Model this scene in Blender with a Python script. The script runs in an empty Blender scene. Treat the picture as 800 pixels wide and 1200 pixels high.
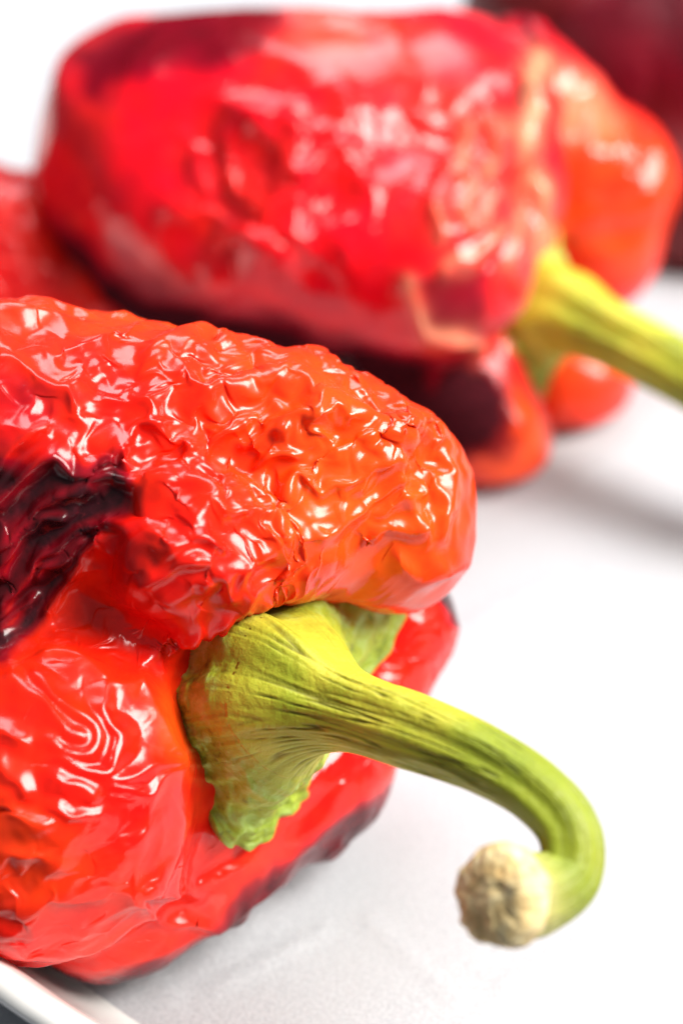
import bpy, math, random
import numpy as np
from mathutils import Vector, Matrix

C = bpy.context.scene.collection
SC = bpy.context.scene
R = math.radians
random.seed(7)

# ------------------------------------------------------------------ camera
# working frame of the close-up: x right, y up, z towards the lens, in centimetres,
# origin on the plane through the stem end of the nearest pepper
PITCH = R(38.0)
DIST = 27.0                                   # lens to origin, cm
PXCM = 12.6 / 1200.0                          # cm per photo pixel at the origin plane
cs, sn = math.cos(PITCH), math.sin(PITCH)
H0 = 5.25 * cs                                # height of the origin above the paper, cm
UP = np.array([0, sn, cs]); TO = np.array([0, -cs, sn]); RT = np.array([1.0, 0, 0])

def P(px, py, z=0.0):                         # photo pixel + depth -> world, cm
    s = (DIST - z) / DIST
    return (px - 400) * PXCM * s * RT + (600 - py) * PXCM * s * UP + z * TO + np.array([0, 0, H0])
def D(x, y, z):                               # direction in the lens frame -> world
    v = x * RT + y * UP + z * TO
    return v / np.linalg.norm(v)

cam_d = bpy.data.cameras.new('camera'); cam = bpy.data.objects.new('camera', cam_d); C.objects.link(cam)
cam.location = (TO * DIST + np.array([0, 0, H0])) * 0.01
cam.rotation_euler = (R(90) - PITCH, 0, 0)
cam_d.sensor_fit = 'VERTICAL'; cam_d.sensor_height = 36.0
cam_d.lens = 18.0 / (6.3 / DIST)
cam_d.clip_start = 0.01; cam_d.clip_end = 20
cam_d.dof.use_dof = True
cam_d.dof.focus_distance = (DIST - 2.6) * 0.01
cam_d.dof.aperture_fstop = cam_d.lens / 7.4
SC.camera = cam

# ------------------------------------------------------------------ light
W = bpy.data.worlds.new('World'); SC.world = W; W.use_nodes = True
bg = W.node_tree.nodes['Background']; bg.inputs[0].default_value = (0.86, 0.92, 1.0, 1); bg.inputs[1].default_value = 0.15

def area(name, loc, target, size, power, col, sy=None):
    l = bpy.data.lights.new(name, 'AREA'); l.energy = power; l.color = col
    l.shape = 'RECTANGLE'; l.size = size; l.size_y = sy or size
    o = bpy.data.objects.new(name, l); C.objects.link(o)
    o.location = loc
    o.rotation_euler = (Vector(target) - Vector(loc)).to_track_quat('-Z', 'Y').to_euler()
    return o
area('window_light', (0.92, -0.10, 1.00), (0.0, 0.10, 0.03), 0.74, 38.0, (1.0, 0.965, 0.90), 0.74)
area('back_light', (0.00, 0.66, 0.95), (-0.03, 0.36, 0.0), 0.60, 8.0, (0.93, 0.96, 1.0))  # unseen lamp added to whiten the paper behind the peppers
vs = SC.view_settings
vs.view_transform = 'Standard'; vs.look = 'None'; vs.exposure = 0.32; vs.gamma = 1.0; vs.use_curve_mapping = False
SC.cycles.max_bounces = 8

# ------------------------------------------------------------------ numpy helpers
def norm(v): return v / (np.linalg.norm(v, axis=-1, keepdims=True) + 1e-12)
_rng = np.random.default_rng(11)
_perm = _rng.permutation(256).astype(np.int32); _perm = np.concatenate([_perm, _perm, _perm])
_grad = norm(_rng.normal(size=(256, 3))).astype(np.float32)
def noise3(p):
    p = np.asarray(p, np.float32); f0 = np.floor(p); i = f0.astype(np.int32) & 255; f = p - f0
    w = f * f * f * (f * (f * 6 - 15) + 10)
    out = 0
    for dx in (0, 1):
        for dy in (0, 1):
            for dz in (0, 1):
                h = _perm[_perm[_perm[(i[..., 0] + dx) & 255] + ((i[..., 1] + dy) & 255)] + ((i[..., 2] + dz) & 255)]
                g = _grad[h]
                d = (g[..., 0] * (f[..., 0] - dx) + g[..., 1] * (f[..., 1] - dy) + g[..., 2] * (f[..., 2] - dz))
                wx = w[..., 0] if dx else 1 - w[..., 0]
                wy = w[..., 1] if dy else 1 - w[..., 1]
                wz = w[..., 2] if dz else 1 - w[..., 2]
                out = out + d * wx * wy * wz
    return out * 1.6
def fbm(p, n=3):
    o, a = 0, 1.0
    for k in range(n):
        o = o + a * noise3(p * 2.0 ** k + 17.3 * k); a *= 0.5
    return o
def sstep(a, b, x):
    t = np.clip((x - a) / (b - a), 0, 1); return t * t * (3 - 2 * t)
def smin(a, b, k):
    h = np.clip(0.5 + 0.5 * (b - a) / k, 0, 1); return b * (1 - h) + a * h - k * h * (1 - h)
def capsule(p, a, b, ra, rb):
    ab = b - a; t = np.clip(((p - a) @ ab) / max(ab @ ab, 1e-9), 0, 1)
    return np.linalg.norm(p - a - t[..., None] * ab, axis=-1) - (ra + (rb - ra) * t)
def ellips(p, c, axes, r):
    q = (p - c) @ np.array(axes).T / np.array(r)
    k0 = np.linalg.norm(q, axis=-1); k1 = np.linalg.norm(q / np.array(r), axis=-1)
    return k0 * (k0 - 1) / (k1 + 1e-9)
CAMAX = [RT, UP, TO]

def wrap(sdf, centre, axis, nv, nu, relax=40):
    """a regular skin of nv x nu points laid on the surface sdf = 0, poles on the pepper's axis"""
    axis = norm(np.array(axis)); t = norm(np.cross(axis, [0, 0, 1.0])); b = np.cross(axis, t)
    th = np.linspace(0.012, math.pi - 0.012, nv)[:, None]; ph = (np.arange(nu) / nu * 2 * math.pi)[None, :]
    d = (np.cos(th)[..., None] * axis + np.sin(th)[..., None] * (np.cos(ph)[..., None] * t + np.sin(ph)[..., None] * b))
    lo = np.zeros(d.shape[:2]); r = np.full(d.shape[:2], 0.05); done = np.zeros(d.shape[:2], bool)
    for k in range(60):
        s = sdf(centre + d * r[..., None]); done |= s > -0.003
        r = np.where(done, r, r + np.maximum(-s * 0.7, 0.004))
    X = centre + d * r[..., None]
    e = 0.01
    def proj(X):
        s = sdf(X); g = np.stack([sdf(X + np.eye(3)[k] * e) - s for k in range(3)], -1) / e
        return X - np.clip(s, -.3, .3)[..., None] * g / (np.sum(g * g, -1, keepdims=True) + 1e-3)
    X = proj(X)
    for k in range(relax):
        L = X.copy()
        up = np.roll(X, 1, 1) + np.roll(X, -1, 1)
        L[1:-1] = 0.25 * (up[1:-1] + X[:-2] + X[2:])
        X = X + 0.8 * (L - X)
        X = proj(X)
    q = X * (1.0 / np.median(np.linalg.norm(np.diff(X, axis=0), axis=-1))) * 0.33
    J = np.stack([noise3(q + 31.0 * k) for k in (1, 2, 3)], -1) * np.median(np.linalg.norm(np.diff(X, axis=0), axis=-1)) * 1.1
    J[:6] = 0; J[-6:] = 0
    X = proj(X + J)
    return X.astype(np.float32)

def normals(X):
    du = np.roll(X, -1, 1) - np.roll(X, 1, 1)
    dv = np.empty_like(X); dv[1:-1] = X[2:] - X[:-2]; dv[0] = X[1] - X[0]; dv[-1] = X[-1] - X[-2]
    return norm(np.cross(dv, du))

def lap(U):
    L = np.roll(U, 1, 1) + np.roll(U, -1, 1) - 2 * U
    L[1:-1] += U[2:] + U[:-2] - 2 * U[1:-1]
    return L

def wrinkle(X, P0, strain, iters, kf=0.02, kb=0.02, diraniso=None, lo=-0.05, hi=0.3, stiff=0.5):
    """loose skin over shrunken flesh: every edge wants to be longer than the flesh below lets it be, so the skin buckles"""
    N0 = normals(P0).astype(np.float32)
    sgn = np.sign(np.mean(np.sum(N0 * (P0 - P0.mean((0, 1))), -1))); N0 *= sgn
    nv, nu, _ = X.shape
    offs = [(0, 1), (1, 0), (1, 1), (1, -1)]
    cons = []
    for di, dj in offs:
        a = P0 if di == 0 else P0[:-1]
        bb = np.roll(P0, -dj, 1) if di == 0 else np.roll(P0, -dj, 1)[1:]
        e = bb - a; l = np.linalg.norm(e, axis=-1)
        s = strain if di == 0 else strain[:-1]
        if diraniso is not None:
            dvec, amt = diraniso
            c2 = (np.sum(e * (dvec if di == 0 else dvec[:-1]), -1) / (l + 1e-9)) ** 2
            s = s * (1 - (amt if di == 0 else amt[:-1]) * c2)
        cons.append((l * (1 + s)).astype(np.float32))
    for it in range(iters):
        for (di, dj), L in zip(offs, cons):
            for par in (0, 1):
                if di == 0:
                    A = X[:, par::2]; B = np.roll(X, -1, 1)[:, par::2]; l0 = L[:, par::2]
                else:
                    A = X[par:nv - 1:2]; B = np.roll(X[par + 1::2], -dj, 1)[:A.shape[0]]; l0 = L[par::2]
                e = B - A; l = np.sqrt(np.einsum('ijk,ijk->ij', e, e)) + 1e-9
                c = (0.5 * stiff * (l - l0) / l)[..., None] * e
                if di == 0:
                    X[:, par::2] += c
                    X[:, (np.arange(par, nu, 2) + 1) % nu] -= c
                else:
                    X[par:nv - 1:2] += c
                    X[par + 1::2][:A.shape[0]] -= np.roll(c, dj, 1)
        U = X - P0
        if kb:
            U = U - kb * lap(lap(U))
        h = np.sum(U * N0, -1, keepdims=True)
        T = U - h * N0
        h = np.clip(h * (1 - kf), lo, hi)
        U = h * N0 + T * (1 - kf * 0.5)
        X = (P0 + U).astype(np.float32)
    return X

def cubic_up(A, k):
    """Catmull-Rom refinement of a (v, u[, c]) grid, u periodic"""
    sh = A.shape; A = A.reshape(sh[0], sh[1], -1)
    t = (np.arange(k) / k)[None, :, None, None].astype(np.float32)
    def w(t): return (-.5*t+t*t-.5*t**3, 1-2.5*t*t+1.5*t**3, .5*t+2*t*t-1.5*t**3, -.5*t*t+.5*t**3)
    Q = [np.roll(A, s, 1)[:, :, None] for s in (1, 0, -1, -2)]
    tt = t.transpose(0, 2, 1, 3)
    B = sum(wi * q for wi, q in zip(w(tt), Q)).reshape(sh[0], sh[1] * k, -1)
    E = np.concatenate([2 * B[:1] - B[1:2], B, 2 * B[-1:] - B[-2:-1]])
    Q = [E[s:s + sh[0] - 1][:, None] for s in range(4)]
    Q = [E[s:E.shape[0] - 3 + s][:, None] for s in range(4)]
    V = sum(wi * q for wi, q in zip(w(t), Q)).reshape(-1, B.shape[1], B.shape[2])
    V = np.concatenate([V, B[-1:]])
    return V.reshape((V.shape[0], V.shape[1]) + sh[2:]).astype(np.float32)

def grid_mesh(name, X, mat, parent, attrs=None, close_u=True, caps=True, uv=None):
    """a (v, u, 3) grid in cm (world) as one mesh object under parent"""
    nv, nu, _ = X.shape
    V = X.reshape(-1, 3)
    i = np.arange(nv - 1)[:, None]; j = np.arange(nu if close_u else nu - 1)[None, :]; j2 = (j + 1) % nu
    F = np.stack([i * nu + j, i * nu + j2, (i + 1) * nu + j2, (i + 1) * nu + j], -1).reshape(-1, 4)
    tri = []
    if caps:
        V = np.concatenate([V, X[:1].mean(1), X[-1:].mean(1)]); a = nv * nu; jj = np.arange(nu)
        tri = np.concatenate([np.stack([np.full(nu, a), (jj + 1) % nu, jj], -1),
                              np.stack([np.full(nu, a + 1), (nv - 1) * nu + jj, (nv - 1) * nu + (jj + 1) % nu], -1)])
    base = np.array(parent.matrix_world.translation) if parent else np.zeros(3)
    if parent:
        p = parent; base = np.zeros(3)
        while p: base = base + np.array(p.location); p = p.parent
    V = V * 0.01 - base
    me = bpy.data.meshes.new(name)
    nt = len(tri)
    me.vertices.add(len(V)); me.vertices.foreach_set('co', V.astype(np.float32).ravel())
    loops = np.concatenate([F.ravel(), np.array(tri).ravel().astype(np.int64)]) if nt else F.ravel()
    me.loops.add(len(loops)); me.loops.foreach_set('vertex_index', loops.astype(np.int32))
    me.polygons.add(len(F) + nt)
    starts = np.concatenate([np.arange(len(F)) * 4, len(F) * 4 + np.arange(nt) * 3]).astype(np.int32)
    me.polygons.foreach_set('loop_start', starts)
    me.polygons.foreach_set('use_smooth', np.ones(len(F) + nt, bool))
    me.update(calc_edges=True)
    for k, a in (attrs or {}).items():
        a = a.reshape(-1).astype(np.float32)
        if caps: a = np.concatenate([a, [a[:nu].mean(), a[-nu:].mean()]])
        at = me.attributes.new(k, 'FLOAT', 'POINT'); at.data.foreach_set('value', a.astype(np.float32))
    me.materials.append(mat)
    o = bpy.data.objects.new(name, me); C.objects.link(o)
    if parent: o.parent = parent
    me.validate()
    # outward normals
    import bmesh
    vol = 0
    a = V[F[:, 0]]; b = V[F[:, 1]]; c = V[F[:, 2]]
    vol = np.sum(np.cross(a - V.mean(0), b - V.mean(0)) * (c - V.mean(0)))
    if caps and vol < 0: me.flip_normals()
    return o

def thing(name, label, cat, loc_cm, group=None):
    o = bpy.data.objects.new(name, None); C.objects.link(o)
    o.empty_display_size = 0.01
    o.location = np.array(loc_cm) * 0.01
    o['label'] = label; o['category'] = cat
    if group: o['group'] = group
    return o

# ------------------------------------------------------------------ materials
class NT:
    def __init__(s, name):
        s.m = bpy.data.materials.new(name); s.m.use_nodes = True; s.t = s.m.node_tree
        s.b = s.t.nodes['Principled BSDF']
    def n(s, typ, **kw):
        n = s.t.nodes.new(typ)
        for k, v in kw.items(): setattr(n, k, v)
        return n
    def l(s, a, b): s.t.links.new(a, b)
    def noise(s, vec, scale, detail=3, rough=0.5, dist=0.0):
        n = s.n('ShaderNodeTexNoise'); n.inputs['Scale'].default_value = scale; n.inputs['Detail'].default_value = detail
        n.inputs['Roughness'].default_value = rough; n.inputs['Distortion'].default_value = dist
        if vec is not None: s.l(vec, n.inputs['Vector'])
        return n.outputs['Fac']
    def ramp(s, fac, stops):
        n = s.n('ShaderNodeValToRGB'); e = n.color_ramp.elements
        while len(e) < len(stops): e.new(0.5)
        for q, (p, c) in zip(e, stops):
            q.position = p; q.color = (c if len(c) == 4 else tuple(c) + (1,))
        s.l(fac, n.inputs['Fac']); return n.outputs['Color']
    def mix(s, f, a, b, mode='MIX'):
        n = s.n('ShaderNodeMix'); n.data_type = 'RGBA'; n.blend_type = mode
        for sock, v in ((n.inputs['Factor'], f), (n.inputs['A'], a), (n.inputs['B'], b)): pass
        ins = [i for i in n.inputs if i.enabled]
        for sock, v in zip(ins, (f, a, b)):
            if isinstance(v, (tuple, float, int)):
                sock.default_value = v if isinstance(v, (float, int)) else tuple(v) + (1,) * (4 - len(v))
            else: s.l(v, sock)
        return [o for o in n.outputs if o.enabled][0]
    def math(s, op, a, b=0.0, clamp=False):
        n = s.n('ShaderNodeMath', operation=op); n.use_clamp = clamp
        for sock, v in zip(n.inputs, (a, b)):
            if isinstance(v, (float, int)): sock.default_value = v
            else: s.l(v, sock)
        return n.outputs[0]
    def attr(s, name):
        n = s.n('ShaderNodeAttribute', attribute_name=name); return n.outputs['Fac']
    def obj(s): return s.n('ShaderNodeTexCoord').outputs['Object']
    def bump(s, h, strength, dist, prev=None):
        n = s.n('ShaderNodeBump'); n.inputs['Strength'].default_value = strength; n.inputs['Distance'].default_value = dist
        s.l(h, n.inputs['Height'])
        if prev is not None: s.l(prev, n.inputs['Normal'])
        return n.outputs['Normal']
    def set(s, **kw):
        for k, v in kw.items():
            k = k.replace('_', ' ')
            if isinstance(v, (float, int, tuple)): s.b.inputs[k].default_value = v if not isinstance(v, tuple) else (tuple(v) + (1,) if len(v) == 3 and s.b.inputs[k].type == 'RGBA' else v)
            else: s.l(v, s.b.inputs[k])
        return s.m

def skin_material(name, red, deep, orange, char=(0.026, 0.005, 0.006), spec_rough=0.2, char_dull=0.1):
    n = NT(name); oc = n.obj()
    big = n.noise(oc, 45, 3, 0.55); mid = n.noise(oc, 160, 4, 0.6); fine = n.noise(oc, 900, 3, 0.6)
    warm = n.math('ADD', n.attr('warm'), n.math('MULTIPLY', n.math('SUBTRACT', big, 0.5), 0.8), True)
    base = n.mix(warm, red, orange)
    dk = n.ramp(mid, [(0.36, (1, 1, 1)), (0.62, (0, 0, 0))])
    dkf = n.math('MULTIPLY', dk, n.math('SUBTRACT', 1.0, warm), True)
    base = n.mix(n.math('MULTIPLY', dkf, 0.6), base, deep)
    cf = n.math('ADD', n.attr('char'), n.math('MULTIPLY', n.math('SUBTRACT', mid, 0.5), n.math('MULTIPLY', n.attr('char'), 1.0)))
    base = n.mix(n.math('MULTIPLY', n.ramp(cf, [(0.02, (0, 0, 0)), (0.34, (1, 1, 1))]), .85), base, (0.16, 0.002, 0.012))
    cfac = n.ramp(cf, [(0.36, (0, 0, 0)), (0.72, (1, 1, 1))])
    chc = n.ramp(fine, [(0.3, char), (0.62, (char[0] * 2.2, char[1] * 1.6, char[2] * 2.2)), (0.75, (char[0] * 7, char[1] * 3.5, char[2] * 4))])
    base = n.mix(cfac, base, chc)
    nb = n.bump(mid, 0.10, 0.0006); nb = n.bump(fine, 0.08, 0.00015, nb)
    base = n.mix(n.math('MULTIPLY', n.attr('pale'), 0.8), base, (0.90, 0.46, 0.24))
    rr = n.math('ADD', n.math('MULTIPLY', n.math('SUBTRACT', big, 0.5), 0.30), spec_rough)
    sp = n.math('SUBTRACT', 0.5, n.math('MULTIPLY', n.ramp(cf, [(0.02, (0, 0, 0)), (0.5, (1, 1, 1))]), char_dull))
    return n.set(Base_Color=base, Roughness=rr, Specular_IOR_Level=sp, Normal=nb, IOR=1.46,
                 Subsurface_Weight=n.math('MULTIPLY', n.math('SUBTRACT', 1.0, cfac), 0.10), Subsurface_Radius=(1.0, 0.2, 0.08), Subsurface_Scale=0.003)

M_front = skin_material('red_roasted_skin', (0.88, 0.006, 0.003), (0.55, 0.002, 0.005), (0.93, 0.10, 0.006))
M_back = skin_material('red_roasted_skin_back', (0.86, 0.003, 0.012), (0.50, 0.001, 0.022), (0.93, 0.10, 0.006), char_dull=0.50)
M_dark = skin_material('dark_red_roasted_skin', (0.15, 0.0015, 0.004), (0.07, 0.001, 0.003), (0.25, 0.006, 0.005), spec_rough=0.5, char_dull=.42)

def zone(X, pt, rad, soft=0.4, rag=0.0):
    d = np.linalg.norm(X - pt, axis=-1)
    if rag: d = d + rag * (fbm(X * 1.1 + 2.0, 4) + 0.25 * noise3(X * 6.0))
    d = d; return 1 - sstep(rad * (1 - soft), rad, d)

# ------------------------------------------------------------------ nearest pepper
def tubes(p, f, w, warp=0.5, seed=0.0):
    q = p * f + seed; q = q + warp * np.stack([noise3(q * .8 + 11 * k) for k in (1, 2, 3)], -1)
    return np.exp(-(noise3(q) / w) ** 2)
def ridged(p, f, warp=0.6, seed=0.0, octv=2):
    q = p * f + seed; q = q + warp * np.stack([noise3(q * .7 + 11 * k) for k in (1, 2, 3)], -1)
    o = 0; a = 1.0
    for k in range(octv):
        o = o - a * np.abs(noise3(q * 2.0 ** k + 5.3 * k)); a *= .5
    return o + .35
def spline(pts, n):
    pts = np.array(pts); m = len(pts); t = np.linspace(0, m - 1, n)
    E = np.concatenate([2 * pts[:1] - pts[1:2], pts, 2 * pts[-1:] - pts[-2:-1]])
    i = np.minimum(t.astype(int), m - 2); f = (t - i)[:, None] if pts.ndim > 1 else t - i
    a, b, c, d = E[i], E[i + 1], E[i + 2], E[i + 3]
    return .5 * (2 * b + (c - a) * f + (2 * a - 5 * b + 4 * c - d) * f * f + (3 * b - 3 * c + d - a) * f ** 3)

def facets(p, size, seed, tilt=0.26, bowl=0.55):
    """crumpled film: shallow bowls that meet in sharp crests, each tilted its own way"""
    q = p / size + seed; q = q + 0.35 * np.stack([noise3(q * .9 + 11 * k) for k in (1, 2, 3)], -1)
    c0 = np.floor(q).astype(np.int32); best = np.full(q.shape[:-1], 9.0, np.float32); sec = best.copy()
    for dx in (-1, 0, 1):
        for dy in (-1, 0, 1):
            for dz in (-1, 0, 1):
                c = c0 + np.array([dx, dy, dz]); hsh = _perm[_perm[_perm[c[..., 0] & 255] + (c[..., 1] & 255)] + (c[..., 2] & 255)]
                d = q - (c + 0.5 + 0.45 * _grad[hsh]); g = _grad[(hsh * 7 + 13) & 255]
                h = (bowl * np.sum(d * d, -1) + 2 * tilt * np.sum(g * d, -1) + .25 * g[..., 0]).astype(np.float32)
                n = np.minimum(best, h); sec = np.minimum(sec, np.maximum(best, h)); best = n
    k = 0.05                                            # crests a little rounded
    return (best - k * np.exp(-(sec - best) / k) * .5) * size
def pix(p):
    q = p - np.array([0, 0, H0]); z = q @ TO; k = DIST / (DIST - z) / PXCM
    return np.stack([400 + (q @ RT) * k, 600 - (q @ UP) * k], -1)
def creases(pq, lines, w, soft=1.6):
    """sharp-crested folds along measured polylines"""
    o = np.zeros(pq.shape[:-1], np.float32)
    for ln in lines:
        L = spline(np.array(ln, float), 6 * len(ln)) if len(ln) > 2 else np.array(ln, float)
        r = w * 5; m = np.all((pq > L.min(0) - r) & (pq < L.max(0) + r), -1)
        if not m.any(): continue
        x = pq[m]; d = np.full(len(x), 1e9)
        for a, b in zip(L[:-1], L[1:]):
            ab = b - a; t = np.clip(((x - a) @ ab) / max(ab @ ab, 1e-9), 0, 1)
            d = np.minimum(d, np.linalg.norm(x - a - t[:, None] * ab, axis=-1))
        o[m] = np.maximum(o[m], np.exp(-(np.sqrt(d * d + soft * soft) - soft) / w))
    return o
def inside(pq, poly, soft):
    """1 inside the outline, fading over soft"""
    poly = np.array(poly, float); x = pq[..., 0]; y = pq[..., 1]; ins = np.zeros(x.shape, bool); d = np.full(x.shape, 1e9)
    for a, b in zip(poly, np.roll(poly, -1, 0)):
        c = (a[1] > y) != (b[1] > y)
        ins ^= c & (x < (b[0] - a[0]) * (y - a[1]) / (b[1] - a[1] + 1e-9) + a[0])
        ab = b - a; t = np.clip(((x - a[0]) * ab[0] + (y - a[1]) * ab[1]) / (ab @ ab), 0, 1)
        d = np.minimum(d, np.hypot(x - a[0] - t * ab[0], y - a[1] - t * ab[1]))
    return sstep(-soft, soft, np.where(ins, d, -d))
def make_pepper(name, label, base, sdf, centre, axis, mat, strain_fn, char_shade_fn, warm_fn, nv, nu, up, aniso_fn=None, seed=0.0, iters=(120, 40), hi=0.28, floor=True, fold_fn=None, detail_fn=None, pale_fn=None):
    root = thing(name, label, 'bell pepper', base, 'roasted red bell peppers on the paper')
    P0 = wrap(sdf, centre, axis, nv, nu)
    N = normals(P0); N *= np.sign(np.mean(np.sum(N * (P0 - P0.mean((0, 1))), -1)))
    if fold_fn: P0 = (P0 + N * fold_fn(P0)[..., None]).astype(np.float32)
    s = strain_fn(P0).astype(np.float32)
    X = P0 + N * (0.05 * fbm(P0 * 2.2 + seed, 3) * np.clip(s / .12, 0, 1.5))[..., None]
    an = aniso_fn(P0) if aniso_fn else None
    X = wrinkle(X.astype(np.float32), P0, s, iters[0], kf=0.012, kb=0.02, diraniso=an, hi=hi, lo=-0.12)
    if up > 1:
        P0 = cubic_up(P0, up); X = cubic_up(X, up); s = cubic_up(s, up)
        N = normals(X)
        if detail_fn:
            Nb = normals(P0); Nb *= np.sign(np.mean(np.sum(Nb * (P0 - P0.mean((0, 1))), -1)))
            dv = (detail_fn(P0) * sstep(-.1, .25, Nb @ TO))[..., None] * Nb
            P0 = (P0 + dv).astype(np.float32); X = (X + dv).astype(np.float32)
        X = X + N * (0.010 * fbm(P0 * 7 + seed, 3) * np.clip(s / .12, 0, 1.5))[..., None]
        an = aniso_fn(P0) if aniso_fn else None
        X = wrinkle(X, P0, s * 1.08, iters[1], kf=0.004, kb=0.012, diraniso=an, hi=hi + .05, lo=-0.14)
    if floor:
        X[..., 2] = np.maximum(X[..., 2], 0.03 + 0.02 * np.tanh(X[..., 2]))
    b = grid_mesh('skin', X, mat, root, dict(char=char_shade_fn(P0), warm=warm_fn(P0), pale=pale_fn(P0) if pale_fn else np.zeros(P0.shape[:2])))  # char also carries the painted underside shade
    return root, X

def sdf_front(p):
    d = ellips(p, P(40, 765, -0.4), CAMAX, (3.8, 3.7, 3.3))
    d = smin(d, capsule(p, P(362, 900, -0.6), P(455, 735, -.9), .92, 0.85), 0.4)        # far lobe behind the stem
    d = smin(d, capsule(p, P(130, 1020, 0.7), P(362, 885, -0.4), 1.3, 1.0), 0.35)        # lower lobe
    pit = np.linalg.norm(p - P(322, 838, 2.9), axis=-1) - 1.32
    d = -smin(-d, pit, 0.3)
    d = smin(d, ellips(p, P(40, 925, 2.1), CAMAX, (1.9, 1.95, 1.7)), 0.30)               # near lobe, left
    u = smin(capsule(p, P(40, 565, 1.2), P(330, 562, 1.3), 2.15, 1.52), capsule(p, P(330, 562, 1.3), P(438, 592, 1.1), 1.52, 1.16), .15); u = smin(u, capsule(p, P(400, 580, 1.1), P(464, 632, .9), 1.25, .86), .2); d = smin(d, u, 0.16)          # upper lobe over the stem pit
    d = smin(d, capsule(p, P(225, 640, 2.6), P(330, 640, 2.3), 1.0, 0.62), 0.3)
    return -smin(-d, p[..., 2] - 0.05, 0.4)

def strain_front(p):
    s = 0.055 + 0.06 * fbm(p * 0.6 + 3.1, 3)
    s = s * (1 - 0.85 * zone(p, P(430, 680, 1.6), 1.1)) * (1 - 0.8 * zone(p, P(215, 880, 2.4), 0.7))
    s = s * (1 - 0.6 * zone(p, P(300, 1040, 1.5), 2.4))
    s = s + .06 * zone(p, P(50, 1010, 3.5), 1.5, .7) + .05 * zone(p, P(270, 520, 3.0), 1.6, .8) + .06 * zone(p, P(470, 770, 0), 1.4, .6) + 0.07 * zone(p, P(330, 540, 2.4), 2.4, 0.8) + 0.10 * zone(p, P(60, 650, 3.3), 1.6, .8) + .05 * zone(p, P(110, 850, 3.9), 1.0, .8)
    s = s * (1 - .55 * zone(p, P(110, 860, 3.6), 1.5, .6)) * (1 - .45 * zone(p, P(430, 590, 2.2), 1.6, .8)) * (1 - .5 * zone(p, P(20, 650, 3.3), 1.7, .6))
    s = s * (1 - .95 * zone(p, P(345, 672, 2.2), 1.0, .6))
    return np.clip(s, 0.008, 0.24) * (1 - 0.9 * zone(p, P(310, 840, 1.4), 1.2))
LOBE = [[(16,800),(32,814),(55,830),(68,847),(81,863),(94,869)], [(41,798),(58,814),(78,830),(97,847),(109,860),(110,876),(97,886),(78,886),(62,873)],
        [(166,803),(146,808),(128,803),(117,821),(114,837),(136,860),(133,882),(123,905),(97,904),(71,892)], [(166,803),(182,834),(201,873),(208,889),(182,895),(156,912),(130,912)],
        [(208,895),(182,918),(166,928),(130,918)], [(55,772),(81,769),(107,782),(123,798)], [(0,892),(20,915),(29,928)], [(65,912),(85,921),(107,931)], [(65,944),(81,957),(120,955)],
        [(-20,850),(5,862),(30,868)], [(-10,940),(20,955),(50,965)]]
ARCH = [[(330,595),(353,560),(376,576),(396,568),(421,560)], [(376,626),(403,614),(427,603),(442,583),(465,564),(493,564),(502,570)], [(421,572),(431,548),(454,543),(473,547)],
        [(440,630),(450,620),(477,622),(498,614)], [(450,603),(469,583),(500,574)], [(392,527),(415,517),(446,515),(477,529)], [(349,510),(372,510),(386,519)], [(365,494),(388,481),(407,490)],
        [(446,506),(477,514),(508,525)], [(287,525),(310,514),(330,508)], [(268,595),(299,599),(326,597),(330,626)], [(252,520),(270,505),(290,498)], [(300,545),(318,532),(345,530)], [(515,560),(525,590),(520,625)], [(470,655),(490,668),(515,660)],
        [(185,630),(205,642),(235,630),(262,640)], [(170,680),(195,668),(230,660)], [(240,690),(262,680),(275,700)], [(200,760),(235,745),(262,738)], [(180,560),(205,548),(222,520)], [(150,520),(165,500),(190,498)]]
GROOVE = [[(418,624),(384,645),(353,673),(330,690)]]
LOWER = [[(166,1045),(195,1042),(223,1043)], [(159,1054),(176,1071),(209,1081),(242,1081),(276,1069),(304,1043),(328,1028),(356,1019),(395,990),(442,952)], [(214,1130),(247,1118),(271,1090),(278,1076)]]
LOWSOFT = [[(304,985),(280,1023),(252,1071)], [(214,965),(202,1004),(185,1033)], [(360,985),(385,955),(400,920)], [(330,940),(360,925),(395,905)]]
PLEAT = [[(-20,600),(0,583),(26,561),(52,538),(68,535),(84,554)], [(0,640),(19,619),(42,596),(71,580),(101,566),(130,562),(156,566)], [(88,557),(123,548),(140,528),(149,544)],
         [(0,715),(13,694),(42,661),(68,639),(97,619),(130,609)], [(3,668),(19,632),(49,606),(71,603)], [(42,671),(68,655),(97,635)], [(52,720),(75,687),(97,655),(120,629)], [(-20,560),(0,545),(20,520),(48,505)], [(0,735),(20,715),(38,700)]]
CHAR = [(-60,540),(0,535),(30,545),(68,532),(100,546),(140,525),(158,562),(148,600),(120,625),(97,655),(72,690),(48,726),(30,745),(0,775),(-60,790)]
SCORCH = [(460,918),(390,966),(352,1002),(326,1012),(302,1030),(272,1058),(254,1090),(222,1116),(120,1146),(200,1195),(330,1110),(500,955)]
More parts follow.
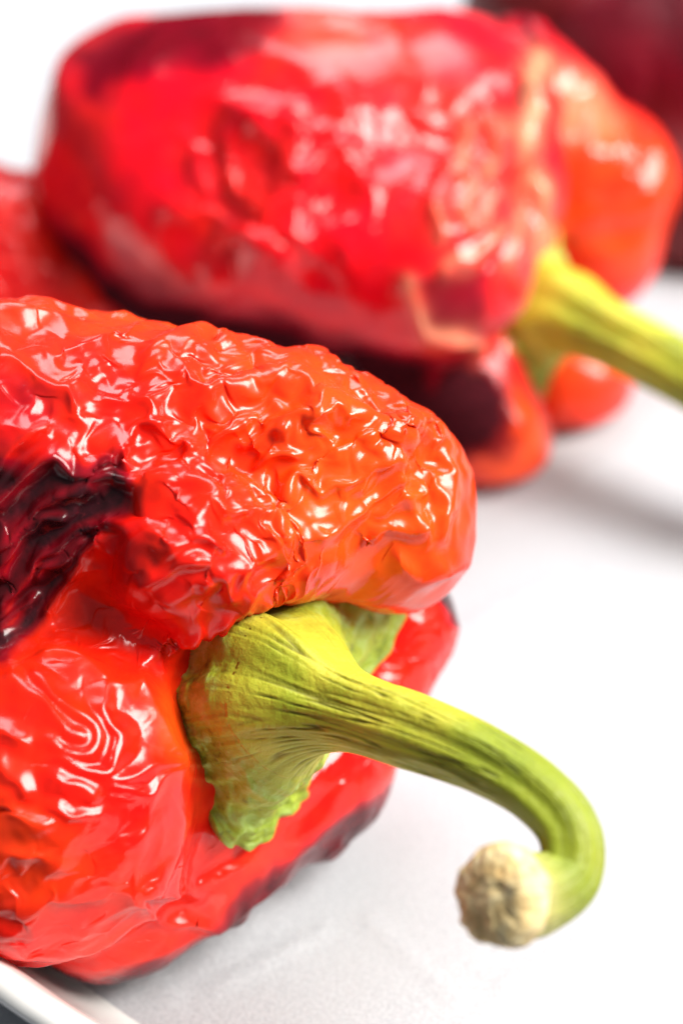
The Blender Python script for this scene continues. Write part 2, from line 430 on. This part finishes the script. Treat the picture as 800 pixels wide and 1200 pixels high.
def detail_front(p):
    q = pix(p); wob = np.stack([noise3(p * 3.0 + 5), noise3(p * 3.0 + 25)], -1) * 7; q = q + wob
    a = 0.085 * creases(q, LOBE, 14, 3) + 0.10 * creases(q, ARCH, 9) - 0.06 * creases(q, GROOVE, 12, 5)
    rnd = norm(np.stack([noise3(p * 0.22 + 250 + 20 * k) for k in range(3)], -1) + .4 * D(.9, .2, -.1)); pc = p - P(260, 540, 2.0); r = pc - 0.42 * np.sum(pc * rnd, -1, keepdims=True) * rnd
    amp = np.maximum(zone(p, P(260, 520, 2.4), 3.6, .45), .75 * zone(p, P(60, 440, 1.0), 3.0, .5)) * (1 - .9 * zone(p, P(430, 675, 1.6), 1.0, .6)) * (1 - .85 * zone(p, P(345, 675, 2.2), .9, .6)) * (1 - .7 * zone(p, P(440, 590, 2.2), 1.1, .8))
    amp = np.maximum(amp * (1 - zone(p, P(20, 650, 3.3), 1.7, .5)), .30 * zone(p, P(60, 1000, 3.3), 2.0, .5)); amp = np.maximum(amp, .35 * zone(p, P(470, 800, 0), 1.6, .6))
    amp = amp * (1 - .8 * zone(p, P(110, 850, 3.6), 1.2, .6)) * (.55 + .45 * sstep(-.4, .4, noise3(p * .55 + 70)))
    m = amp > .01; F = np.zeros(p.shape[:2], np.float32); pm = p[m]
    rm = r[m]; F[m] = .85 * facets(rm, .62, 3.0) + .30 * facets(rm, .34, 8.0)
    a = a + .85 * amp * F
    w = zone(p, P(462, 600, 1.7), 1.5, .7); m = w > .01; F = np.zeros(p.shape[:2], np.float32); F[m] = facets(p[m], 1.05, 23.0, .30, .6); a = a + .8 * w * F
    a = a + 0.10 * creases(q, LOWER[:1] + [LOWER[1][:9]], 8) + 0.06 * creases(q, LOWSOFT, 16, 8) + 0.15 * creases(q, PLEAT, 9)
    return a
def fold_front(p):
    rnd = norm(np.stack([noise3(p * 0.35 + 150 + 20 * k) for k in range(3)], -1)); q = p - 0.5 * np.sum(p * rnd, -1, keepdims=True) * rnd
    w = zone(p, P(430, 590, 2.2), 1.7, .8); lobe = zone(p, P(110, 860, 3.6), 1.5, .6)
    a = 0.12 * ridged(q, 0.8, .8, 7) * zone(p, P(330, 560, 2.4), 3.2, .6) * (1 - .6 * w)
    a = a + 0.12 * ridged(p, 0.7, .8, 9) * zone(p, P(120, 480, 1.5), 3, .6)
    e = D(.8, .55, -.1); q = p - 0.6 * (p @ e)[..., None] * e
    a = a + 0.16 * ridged(q, 0.7, .5, 5) * zone(p, P(320, 980, 1.0), 2.8, .5)
    e = D(1, .1, -.1); q = p - 0.6 * (p @ e)[..., None] * e
    a = a + 0.14 * ridged(q, 0.9, .5, 6) * zone(p, P(60, 1030, 3.2), 1.7, .5)
    c = zone(p, P(-5, 650, 3.3), 1.5, .8)
    return a * (1 - c) * (1 - .7 * lobe) - 0.25 * c
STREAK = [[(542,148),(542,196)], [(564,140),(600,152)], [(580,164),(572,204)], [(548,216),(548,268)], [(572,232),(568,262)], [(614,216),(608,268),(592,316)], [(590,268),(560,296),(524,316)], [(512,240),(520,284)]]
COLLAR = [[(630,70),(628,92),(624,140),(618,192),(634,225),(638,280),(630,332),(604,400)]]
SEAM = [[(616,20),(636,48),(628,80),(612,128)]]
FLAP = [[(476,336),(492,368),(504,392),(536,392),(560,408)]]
FLAPIN = [(480,330),(516,320),(575,318),(566,404),(504,390)]
TOPCHAR = [(85,70),(150,35),(280,-20),(335,5),(330,38),(250,72),(180,85),(120,110)]
def detail_back(p):
    q = pix(p)
    q = q + np.stack([noise3(p * 2.2 + 5), noise3(p * 2.2 + 25)], -1) * 9
    amp = np.maximum(zone(p, P(330, 220, -5.2), 2.3, .6), .8 * zone(p, P(540, 210, -5.4), 1.9, .6)); amp = np.maximum(amp, .5 * zone(p, P(700, 210, -7.8), 1.8, .5))
    m = amp > .01; F = np.zeros(p.shape[:2], np.float32); F[m] = .85 * facets(p[m], .85, 13.0) + .3 * facets(p[m], .42, 18.0)
    return .8 * amp * F + 0.13 * creases(q, STREAK, 8, 2) + 0.14 * creases(q, COLLAR, 10, 3) - 0.14 * creases(q, SEAM, 9, 3) + 0.14 * creases(q, FLAP, 8, 2) + .05 * inside(q, FLAPIN, 6)
def pale_glint_back(p):
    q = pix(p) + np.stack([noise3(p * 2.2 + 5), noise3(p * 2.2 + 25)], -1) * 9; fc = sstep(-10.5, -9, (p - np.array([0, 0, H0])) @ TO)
    return (0.45 * creases(q, STREAK, 6, 3) + .8 * creases(q, COLLAR, 7, 4) + .7 * creases(q, FLAP, 6, 3) + .45 * zone(p, P(680, 120, -8), 1.1, .8)) * fc  # dry pale edges, plus highlights painted on streaks, collar and right lobe
def fold_back(p):
    a = 0.10 * tubes(p, 0.95, .16, .5, 3) * zone(p, P(300, 220, -5.4), 2.0, .7)
    a = a + 0.22 * ridged(p, 0.7, .7, 24) * zone(p, P(700, 210, -8), 1.9, .5)
    a = a + 0.25 * ridged(p, 0.33, .4, 14, 1)
    return a
def aniso_front(p):
    d1 = D(0.75, 0.55, 0.2); w = zone(p, P(50, 650, 3.3), 1.8, .7)
    rnd = np.stack([noise3(p * 0.45 + 50 + 20 * k) for k in range(3)], -1)
    d2 = norm((0.5 + 2 * zone(p, P(50, 1030, 3.4), 2.0, .6))[..., None] * D(1, .15, 0) + rnd)
    dv = norm(w[..., None] * d1 + (1 - w)[..., None] * d2)
    return dv.astype(np.float32), np.maximum(0.85 * w, 0.6).astype(np.float32)
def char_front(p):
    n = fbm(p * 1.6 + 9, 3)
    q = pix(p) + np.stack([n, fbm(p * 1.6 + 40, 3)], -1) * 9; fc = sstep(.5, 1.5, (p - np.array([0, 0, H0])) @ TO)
    c = inside(q, CHAR, 14) * fc * (0.80 + .3 * n - .38 * creases(q, PLEAT, 8))  # char thinned along pleat crests, painting in their edge highlights
    c = np.maximum(c, .30 * zone(p, P(15, 500, 2.8), 1.0, .8, .5))
    c = np.maximum(c, .60 * inside(q, SCORCH, 13) * (p[..., 2] < 2.2))
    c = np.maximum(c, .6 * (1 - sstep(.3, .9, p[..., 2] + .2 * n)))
    c = np.maximum(c, zone(p, P(525, 690, -0.6), .55, .8, .3) * .8)
    return np.clip(c, 0, 1)
def warm_front(p):
    w = 0.12 + 0.6 * zone(p, P(420, 560, 2.0), 2.4, .8) + 0.6 * zone(p, P(430, 690, 1.2), 1.3, .8) + 0.6 * zone(p, P(225, 850, 2.6), .8, .8)
    w = w + 0.45 * zone(p, P(200, 420, 0.5), 2.6, .8) + 0.35 * zone(p, P(120, 800, 3.9), .7, .8) + .3 * zone(p, P(20, 1000, 3.4), 1.0, .8)
    w = w - 0.3 * zone(p, P(200, 690, 3.4), 1.2, .8)
    return np.clip(w, 0, 1)

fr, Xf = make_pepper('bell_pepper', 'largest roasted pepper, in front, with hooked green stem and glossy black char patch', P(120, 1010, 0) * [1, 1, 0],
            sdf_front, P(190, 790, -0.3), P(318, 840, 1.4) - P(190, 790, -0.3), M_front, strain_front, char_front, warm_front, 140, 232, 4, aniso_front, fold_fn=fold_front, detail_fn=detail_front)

# ------------------------------------------------------------------ middle pepper
AXB = D(0.86, -0.22, 0.42)
def sdf_back(p):
    c = P(302, 214, -8.2); a = AXB; t = norm(np.cross(a, [0, 0, 1.0])); b = np.cross(a, t)
    d = ellips(p, c, [a, t, b], (3.9, 2.95, 2.75))
    d = smin(d, capsule(p, P(182, 172, -8), P(510, 165, -7.8), 1.82, 1.95), 0.6)          # upper lobe
    d = smin(d, capsule(p, P(200, 240, -6.9), P(505, 310, -6.2), 1.3, 1.5), 0.5)         # near lobe
    d = smin(d, capsule(p, P(470, 330, -7.6), P(565, 505, -7.3), 1.3, 1.05), 0.2)        # lower lobe
    d = smin(d, capsule(p, P(560, 150, -9.4), P(680, 215, -9.4), 1.6, 1.55), 0.15)       # far right lobe
    d = smin(d, capsule(p, P(680, 215, -9.4), P(700, 285, -9.4), 1.4, 1.1), 0.3)
    d = smin(d, capsule(p, P(600, 100, -9.0), P(665, 130, -9.0), 1.0, .85), 0.2)
    d = smin(d, capsule(p, P(520, 340, -9.4), P(662, 458, -8.8), 1.2, 1.08), 0.2)        # small lobe under the stem
    for a, b in ((P(612, 45, -8.6), P(628, 130, -7.5)), (P(628, 130, -7.5), P(628, 230, -6.8)), (P(628, 230, -6.8), P(606, 330, -6.5))):
        d = smin(d, capsule(p, a, b, .30, .30), 0.25)                                      # crease line round the shoulder
    pit = np.linalg.norm(p - P(672, 350, -6.5), axis=-1) - 0.95
    d = -smin(-d, pit, 0.25)
    return -smin(-d, p[..., 2] - 0.05, 0.5)
def strain_back(p):
    s = 0.03 + 0.05 * fbm(p * 0.5 + 8.1, 3) + 0.05 * zone(p, P(530, 210, -5.2), 2.0, .8) + .07 * zone(p, P(700, 200, -7.8), 1.8, .6) + 0.07 * zone(p, P(300, 210, -5.3), 2.0, .8)
    return np.clip(s, 0.005, 0.22)
def aniso_back(p):
    rnd = np.stack([noise3(p * 0.45 + 80 + 20 * k) for k in range(3)], -1)
    w = zone(p, P(550, 200, -5.2), 2.2, .6)
    dv = norm(w[..., None] * D(0.1, 1, 0.1) + (1 - w)[..., None] * rnd)
    return dv.astype(np.float32), np.maximum(0.8 * w, .6).astype(np.float32)
def char_shade_back(p):
    n = fbm(p * 1.3 + 4, 3)
    q = pix(p) + np.stack([n, fbm(p * 1.3 + 40, 3)], -1) * 14; fc = sstep(-9.5, -8.5, (p - np.array([0, 0, H0])) @ TO)
    c = .52 * inside(q, TOPCHAR, 22)
    c = np.maximum(c, .36 * inside(q, FLAPIN, 14) * fc)
    c = np.maximum(c, .6 * creases(q, SEAM, 9, 3) * fc)
    c = np.maximum(c, zone(p, P(532, 488, -6.3), 1.15, .8, .4))
    c = np.maximum(c, (1 - sstep(2.2, 3.7, p[..., 2] - .25 * n + .2 * np.maximum(p[..., 0] + 3, 0))) * (1 - sstep(1.0, 2.0, p[..., 0])))  # charred underside, extended upwards to paint the shade of the gap
    c = np.maximum(c, .6 * zone(p, P(600, 35, -9), 1.2, .7, .4))
    return np.clip(c, 0, 1)
def warm_back(p):
    w = .05 + .55 * zone(p, P(700, 220, -8.6), 2.2, .6) + .6 * zone(p, P(600, 520, -6), 1.5, .6) + .5 * zone(p, P(380, 90, -7), 2.2, .8) + .6 * zone(p, P(660, 440, -8.5), 1.4, .6)
    return np.clip(w, 0, 1)
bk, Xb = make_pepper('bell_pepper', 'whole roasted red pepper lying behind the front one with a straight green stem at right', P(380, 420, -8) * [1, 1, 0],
            sdf_back, P(470, 270, -8.6), AXB, M_back, strain_back, char_shade_back, warm_back, 110, 170, 3, aniso_back, seed=5.0, fold_fn=fold_back, detail_fn=detail_back, pale_fn=pale_glint_back)

# ------------------------------------------------------------------ two more peppers at the edges of the view
def blob_pepper(label, base, parts, axis, mat, char_shade_f, warmv, seed):
    c = sum(np.array(a) for a, b, ra, rb in parts) / len(parts)
    def sdf(p):
        d = None
        for a, b, ra, rb in parts:
            q = capsule(p, a, b, ra, rb); d = q if d is None else smin(d, q, .4)
        return -smin(-d, p[..., 2] - 0.05, 0.5)
    c0 = 0.5 * (parts[0][0] + parts[0][1])
    return make_pepper('bell_pepper', label, base, sdf, c0, axis, mat, lambda p: np.clip(.05 + .05 * fbm(p * .5 + seed, 2), .005, .2), char_shade_f,
                       lambda p: np.full(p.shape[:2], warmv), 80, 120, 2, None, seed, iters=(70, 20))
blob_pepper('dark red roasted pepper in the far right corner, furthest back', P(760, 200, -13) * [1, 1, 0],
            [(P(680, 30, -15), P(900, 60, -15), 2.3, 3.0), (P(770, 110, -13.5), P(920, 130, -13), 2.2, 2.5), (P(810, 215, -12.6), P(930, 230, -12.6), 1.6, 1.8)],
            D(1, 0, .2), M_dark, lambda p: np.clip(.6 * zone(p, P(810, -10, -11.5), 3.0, .8, .5), 0, 1), 0.0, 21.0)
blob_pepper('pale red roasted pepper at the left edge, mostly hidden behind its neighbours', P(-40, 330, -8.6) * [1, 1, 0],
            [(P(-120, 280, -8.8), P(10, 292, -8.6), 1.7, 1.3), (P(-100, 350, -8.2), P(90, 350, -8.2), 1.0, .8)],
            D(1, -.1, .2), M_back, lambda p: (1 - sstep(0.9, 1.9, p[..., 2] + .3 * fbm(p, 2))), 0.2, 31.0)  # underside darkened in the colour to paint the shadow gap below

# ------------------------------------------------------------------ stems
def frames(path):
    T = norm(np.gradient(path, axis=0)); n = norm(np.cross(T[0], [0, 0, 1.0])); Ns = []
    for t in T:
        n = norm(n - (n @ t) * t); Ns.append(n)
    Ns = np.array(Ns); return T, Ns, np.cross(T, Ns)

def stem_mat(name):
    n = NT(name)
    oc = n.obj(); rg = n.attr('ridge'); al = n.attr('along'); e = n.attr('edge')
    mot = n.noise(oc, 420, 5, 0.65); big = n.noise(oc, 110, 3, .5); sp = n.noise(oc, 1500, 3, .6)
    g = n.ramp(big, [(0.32, (0.32, 0.37, 0.022)), (0.5, (0.46, 0.47, 0.035)), (0.68, (0.58, 0.53, 0.045))])
    g = n.mix(n.math('MULTIPLY', n.ramp(al, [(0.45, (0, 0, 0)), (0.72, (1, 1, 1))]), .75), g, (0.19, 0.25, 0.018))  # bend darkened in the colour, as shade where it faces away
    g = n.mix(n.math('MULTIPLY', rg, 0.9), g, (0.055, 0.035, 0.006))
    g = n.mix(n.math('MULTIPLY', n.ramp(al, [(0.86, (0, 0, 0)), (1.0, (1, 1, 1))]), .85), g, (0.60, 0.50, 0.22))
    ce = n.ramp(e, [(0.0, (0, 0, 0)), (0.30, (1, 1, 1))])
    g = n.mix(n.math('MULTIPLY', ce, .65), g, (0.24, 0.35, 0.025))
    pale = n.math('MULTIPLY', n.math('MULTIPLY', n.ramp(mot, [(0.49, (0, 0, 0)), (0.60, (1, 1, 1))]), .85), ce)
    g = n.mix(pale, g, (0.40, 0.52, 0.12))
    dk = n.math('MULTIPLY', n.math('MULTIPLY', n.ramp(mot, [(0.32, (1, 1, 1)), (0.44, (0, 0, 0))]), .7), ce)
    g = n.mix(dk, g, (0.05, 0.075, 0.01))
    g = n.mix(n.math('MULTIPLY', n.ramp(e, [(0.80, (0, 0, 0)), (1.0, (1, 1, 1))]), .35), g, (0.10, 0.13, 0.012))
    nb = n.bump(mot, 0.5, 0.0008); nb = n.bump(sp, .25, .0003, nb)
    return n.set(Base_Color=g, Roughness=0.45, Specular_IOR_Level=0.35, Normal=nb, Subsurface_Weight=.1, Subsurface_Radius=(.6, 1, .2), Subsurface_Scale=.0015)
M_stem = stem_mat('green_stem'); M_calyx = stem_mat('green_calyx')
def cut_mat():
    n = NT('dry_cut_end'); oc = n.obj()
    a = n.noise(oc, 500, 4, .6); g = n.ramp(a, [(0.3, (0.55, 0.34, 0.12)), (0.5, (0.80, 0.60, 0.28)), (0.7, (0.86, 0.74, 0.44))])
    return n.set(Base_Color=g, Roughness=.8, Normal=n.bump(a, .4, .0006))
M_cut = cut_mat()

def make_stem(root, pts, rads, sepals, seed, nphi=240, ns=320, cut=True, rot=0.0, sep_r=1.0, split=.14):
    """pts[0] is where the cap sits; sepals = list of (angle, reach cm, droop cm)"""
    path = spline(pts, ns); rad = spline(rads, ns); T, N, B = frames(path)
    seglen = np.concatenate([[0], np.cumsum(np.linalg.norm(np.diff(path, axis=0), axis=1))])
    s = seglen / seglen[-1]
    ph = np.arange(nphi) / nphi * 2 * math.pi
    cx = np.stack([np.cos(ph), np.sin(ph)], -1)
    q = np.concatenate([np.broadcast_to(cx[None] * 2.6, (ns, nphi, 2)), np.broadcast_to((seglen * .35)[:, None, None] + seed, (ns, nphi, 1))], -1)
    tw = np.concatenate([np.broadcast_to(cx[None] * 7.0, (ns, nphi, 2)), np.broadcast_to((seglen * .7)[:, None, None] + seed + 9, (ns, nphi, 1))], -1)
    a = noise3(q); b = noise3(tw)
    groove = np.clip(1 - np.abs(b) * 6.5, 0, 1) ** 1.3 * np.clip(.75 + 1.0 * a, 0, 1)
    lobes = 0.05 * np.cos(5 * ph + 1.0 + rot)[None] * (1 - 0.5 * s)[:, None]
    fade = sstep(0.10, 0.28, s)[:, None] * (1 - .55 * s[:, None])
    r = rad[:, None] * (1 + lobes + 0.07 * a) - 0.045 * groove * fade
    X = path[:, None] + r[..., None] * (np.cos(ph)[None, :, None] * N[:, None] + np.sin(ph)[None, :, None] * B[:, None])
    k0 = int(ns * split)
    st = grid_mesh('stem', X[k0 - 2:], M_stem, root, dict(ridge=(groove * fade)[k0 - 2:], along=np.broadcast_to(s[k0 - 2:, None], (ns - k0 + 2, nphi)), edge=np.zeros((ns - k0 + 2, nphi))))
    if cut:
        # frayed dry end of the stem
        m = 26; rr = np.linspace(1.12, 0.03, m)[:, None]
        lip = np.where(rr > 1.0, -0.22 * (rr - 1.0) / .12, 0.20 * np.sqrt(np.maximum(1 - rr ** 2, 0)))
        jag = 0.035 * noise3(np.concatenate([np.broadcast_to(cx[None] * 3, (m, nphi, 2)) * rr[..., None], np.full((m, nphi, 1), seed + 40)], -1)) + 0.02 * noise3(np.concatenate([np.broadcast_to(cx[None] * 6, (m, nphi, 2)) * rr[..., None], np.full((m, nphi, 1), seed + 50)], -1))
        r_end = r[-1][None] * np.minimum(rr, 1.0 + .05) * np.where(rr > 1, 1.03, 1.05) * (1 + jag * .8)
        E = path[-1] + (lip + jag)[..., None] * T[-1] + r_end[..., None] * (np.cos(ph)[None, :, None] * N[-1] + np.sin(ph)[None, :, None] * B[-1])
        grid_mesh('cut_end', E, M_cut, st)
    # cap: flares from the stem into ragged sepals that hug the pit
    m = 110; v = np.linspace(0, 1, m)[:, None]
    reach = np.full(nphi, sep_r); droop = np.full(nphi, 0.10)
    for dirv, rc, dp, wid in sepals:
        an = math.atan2(dirv @ B[0], dirv @ N[0])
        dd = np.abs((ph - an + math.pi) % (2 * math.pi) - math.pi); wgt = np.exp(-(dd / wid) ** 2)
        reach = np.maximum(reach, sep_r + (rc - sep_r) * wgt); droop = droop + dp * wgt
    ring = np.concatenate([np.broadcast_to(cx[None] * 2.4, (m, nphi, 2)) * (0.4 + v[..., None]), np.broadcast_to(seed + 3 + 2.2 * v[..., None], (m, nphi, 1))], -1)
    nz = noise3(ring); nz2 = noise3(ring * 2.7 + 7); nz3 = noise3(ring * 6 + 3)
    reach = reach * (1 + 00.10 * nz[-1] + .035 * nz2[-1] + .004 * nz3[-1])
    e0 = X[k0]                                           # ring where the cap leaves the stem
    dirs = np.cos(ph)[:, None] * N[0] + np.sin(ph)[:, None] * B[0]
    rim = path[0] + reach[:, None] * dirs - droop[:, None] * T[0]
    tan0 = (X[k0] - X[k0 + 6]); tan0 = norm(tan0) * (np.linalg.norm(rim - e0, axis=-1) * 0.9)[:, None]
    tan1 = (dirs * .55 - T[0] * (0.25 + 1.2 * droop[:, None])) * (reach[:, None])
    h = v[..., None]
    top = e0 * (2*h**3 - 3*h**2 + 1) + tan0 * (h**3 - 2*h**2 + h) + rim * (3*h**2 - 2*h**3) + tan1 * (h**3 - h**2)
    dn = norm(dirs * 0.5 + T[0])
    gr = groove[k0][None] * (1 - sstep(0.0, .32, v))
    top = top + ((0.12 * nz + 0.07 * nz2 + 0.02 * nz3) * sstep(0, .4, v) - 0.03 * gr * fade[k0])[..., None] * dn
    th = 0.2 * (1 - 0.45 * v) * sstep(0, .15, v)
    bot = top - th[..., None] * dn
    Xc = np.concatenate([top, bot[::-1]])
    ed = np.concatenate([np.broadcast_to(v, (m, nphi)), np.broadcast_to(v[::-1], (m, nphi))])
    rgc = np.concatenate([gr * fade[k0], np.zeros((m, nphi))])
    grid_mesh('calyx', Xc, M_calyx, root, dict(edge=ed, ridge=rgc, along=np.full((2 * m, nphi), s[k0])), caps=False)
    return st

make_stem(fr, [P(272, 826, 1.4), P(334, 812, 2.3), P(400, 830, 3.0), P(480, 856, 3.6), P(555, 885, 4.1), P(622, 924, 4.5), P(664, 972, 4.7), P(664, 1024, 4.85), P(622, 1048, 5.05), P(580, 1049, 5.4)],
          [1.15, .93, .47, .405, .36, .33, .325, .335, .42, .48],
          [(D(.20, -1, .1), 1.68, .10, .42), (D(.6, -.8, -.2), 1.5, .10, .45), (D(.75, .65, -.2), 3.0, -.50, .62), (D(-.5, .8, .2), 1.4, .2, .35), (D(-.9, -.1, .6), 1.1, .15, .40)], 1.0, sep_r=1.0, split=.13)
make_stem(bk, [P(622, 370, -7.3), P(660, 366, -6.8), P(700, 385, -6.4), P(760, 415, -5.9), P(830, 455, -5.5), P(900, 500, -5.2), P(950, 550, -5.1)],
          [.95, .68, .52, .48, .45, .45, .5], [(D(.15, 1, 0), 2.0, -.1, .35), (D(-.2, -1, 0), 1.9, -.1, .35), (D(.7, 0, -.7), 1.3, .2, .35), (D(-.7, 0, .7), 1.2, .35, .35)], 4.0, nphi=120, ns=160, sep_r=.95, split=.13)

# ------------------------------------------------------------------ paper, dish, table
def paper_mat():
    n = NT('white_kitchen_paper'); oc = n.obj()
    f1 = n.noise(oc, 2600, 4, .65); f2 = n.noise(oc, 700, 4, .6); f3 = n.noise(oc, 60, 3, .5)
    col = n.mix(n.math('MULTIPLY', n.ramp(f1, [(.38, (1, 1, 1)), (.6, (0, 0, 0))]), .75), (0.47, 0.485, 0.51), n.mix(f3, (0.27, 0.28, 0.31), (0.41, 0.42, 0.45)))
    nb = n.bump(f2, .25, .0005); nb = n.bump(f1, .35, .0002, nb)
    return n.set(Base_Color=col, Roughness=.9, Specular_IOR_Level=.2, Normal=nb)
pg = np.stack(np.meshgrid(np.linspace(-14, 16, 301), np.linspace(-8, 40, 481), indexing='xy'), -1)
def seg_ridge(xy, a, b, w):
    a = np.array(a); b = np.array(b); ab = b - a; t = np.clip(((xy - a) @ ab) / (ab @ ab), 0, 1)
    return np.exp(-(np.linalg.norm(xy - a - t[..., None] * ab, axis=-1) / w) ** 2)
hz = 0.05 * noise3(np.concatenate([pg * .25, np.full(pg.shape[:2] + (1,), 2.0)], -1))
hz = 0.02 + 0.3 * np.maximum(hz, -0.05)
for k in range(-4, 9):
    for l in range(-3, 12):
        c = np.array([k * 3.4 + (l % 2) * 1.7, l * 3.4 - 1.0])
        if -8 < c[0] < 12 and -7 < c[1] < 16:
            for ang in (35, -50):
                d = np.array([math.cos(R(ang)), math.sin(R(ang))]) * .8
                off = np.array([0.85, 0.85]) if ang > 0 else np.array([-.85, .85])
                hz = hz + 0.026 * seg_ridge(pg, c + off - d, c + off + d, .09)
XP = np.concatenate([pg, hz[..., None] - 0.02], -1)
o = grid_mesh('kitchen_paper', XP, paper_mat(), None, close_u=False, caps=False)
o['label'] = 'white quilted kitchen paper lying flat under the peppers'; o['category'] = 'kitchen paper'

def simple(name, col, rough, **kw):
    n = NT(name); oc = n.obj(); a = n.noise(oc, 300, 4, .6)
    c = n.mix(n.math('MULTIPLY', a, .25), col, tuple(x * .8 for x in col)); return n.set(Base_Color=c, Roughness=rough, **kw)
M_dish = simple('white_glazed_dish', (.82, .82, .80), .25, Coat_Weight=.5)
M_table = simple('dark_table', (.02, .022, .035), .5)

# oval white dish: lathe-like profile swept round an ellipse
ph = np.arange(220) / 220 * 2 * math.pi
prof = [(-3.2, -.12), (-2.2, -.12), (-1.6, .05), (-1.0, .7), (-.45, 1.7), (-.15, 2.15), (.05, 2.28), (.2, 2.22), (.22, 2.08), (.0, 1.75), (-.5, .8), (-1.1, -.3), (-1.9, -.55), (-3.2, -.6)]
pr = spline(prof, 90)
p0 = P(40, 1160, 3.6); tdir = norm((P(110, 1195, 3.4 + .3) - P(0, 1108, 3.2)) * [1, 1, 0]); inn = np.array([-tdir[1], tdir[0], 0])
if inn[1] < 0: inn = -inn
print('rim', p0, tdir, inn)
a_, b_ = 15.0, 27.0
# ellipse point whose outward normal is -inn
ang = math.atan2(-inn[1] * b_, -inn[0] * a_)
cen = p0[:2] - np.array([a_ * math.cos(ang), b_ * math.sin(ang)])
nx = np.stack([np.cos(ph) / a_, np.sin(ph) / b_], -1); nx = norm(nx)
el = np.stack([a_ * np.cos(ph), b_ * np.sin(ph)], -1) + cen
XD = np.concatenate([el[None] + pr[:, 0][:, None, None] * nx[None], np.broadcast_to(pr[:, 1][:, None, None], (90, 220, 1))], -1)
fl = np.concatenate([cen[None] + (el + nx * -3.2 - cen)[None] * np.linspace(.02, .98, 8)[:, None, None], np.full((8, 220, 1), -.12)], -1)
flb = fl[::-1].copy(); flb[..., 2] = -.6
XD = np.concatenate([fl, XD, flb])
dr = thing('serving_dish', 'white glazed dish, its raised rim crossing the lower left corner', 'dish', [cen[0], cen[1], -.6])
grid_mesh('bowl', XD, M_dish, dr)
bpy.data.objects['bowl'].name = 'dish_wall'

tb = np.stack(np.meshgrid(np.linspace(-200, 200, 9), np.linspace(-150, 250, 9), indexing='xy'), -1)
XT = np.concatenate([tb, np.full(tb.shape[:2] + (1,), -.62)], -1)
o = grid_mesh('table', XT, M_table, None, close_u=False, caps=False); o['kind'] = 'structure'
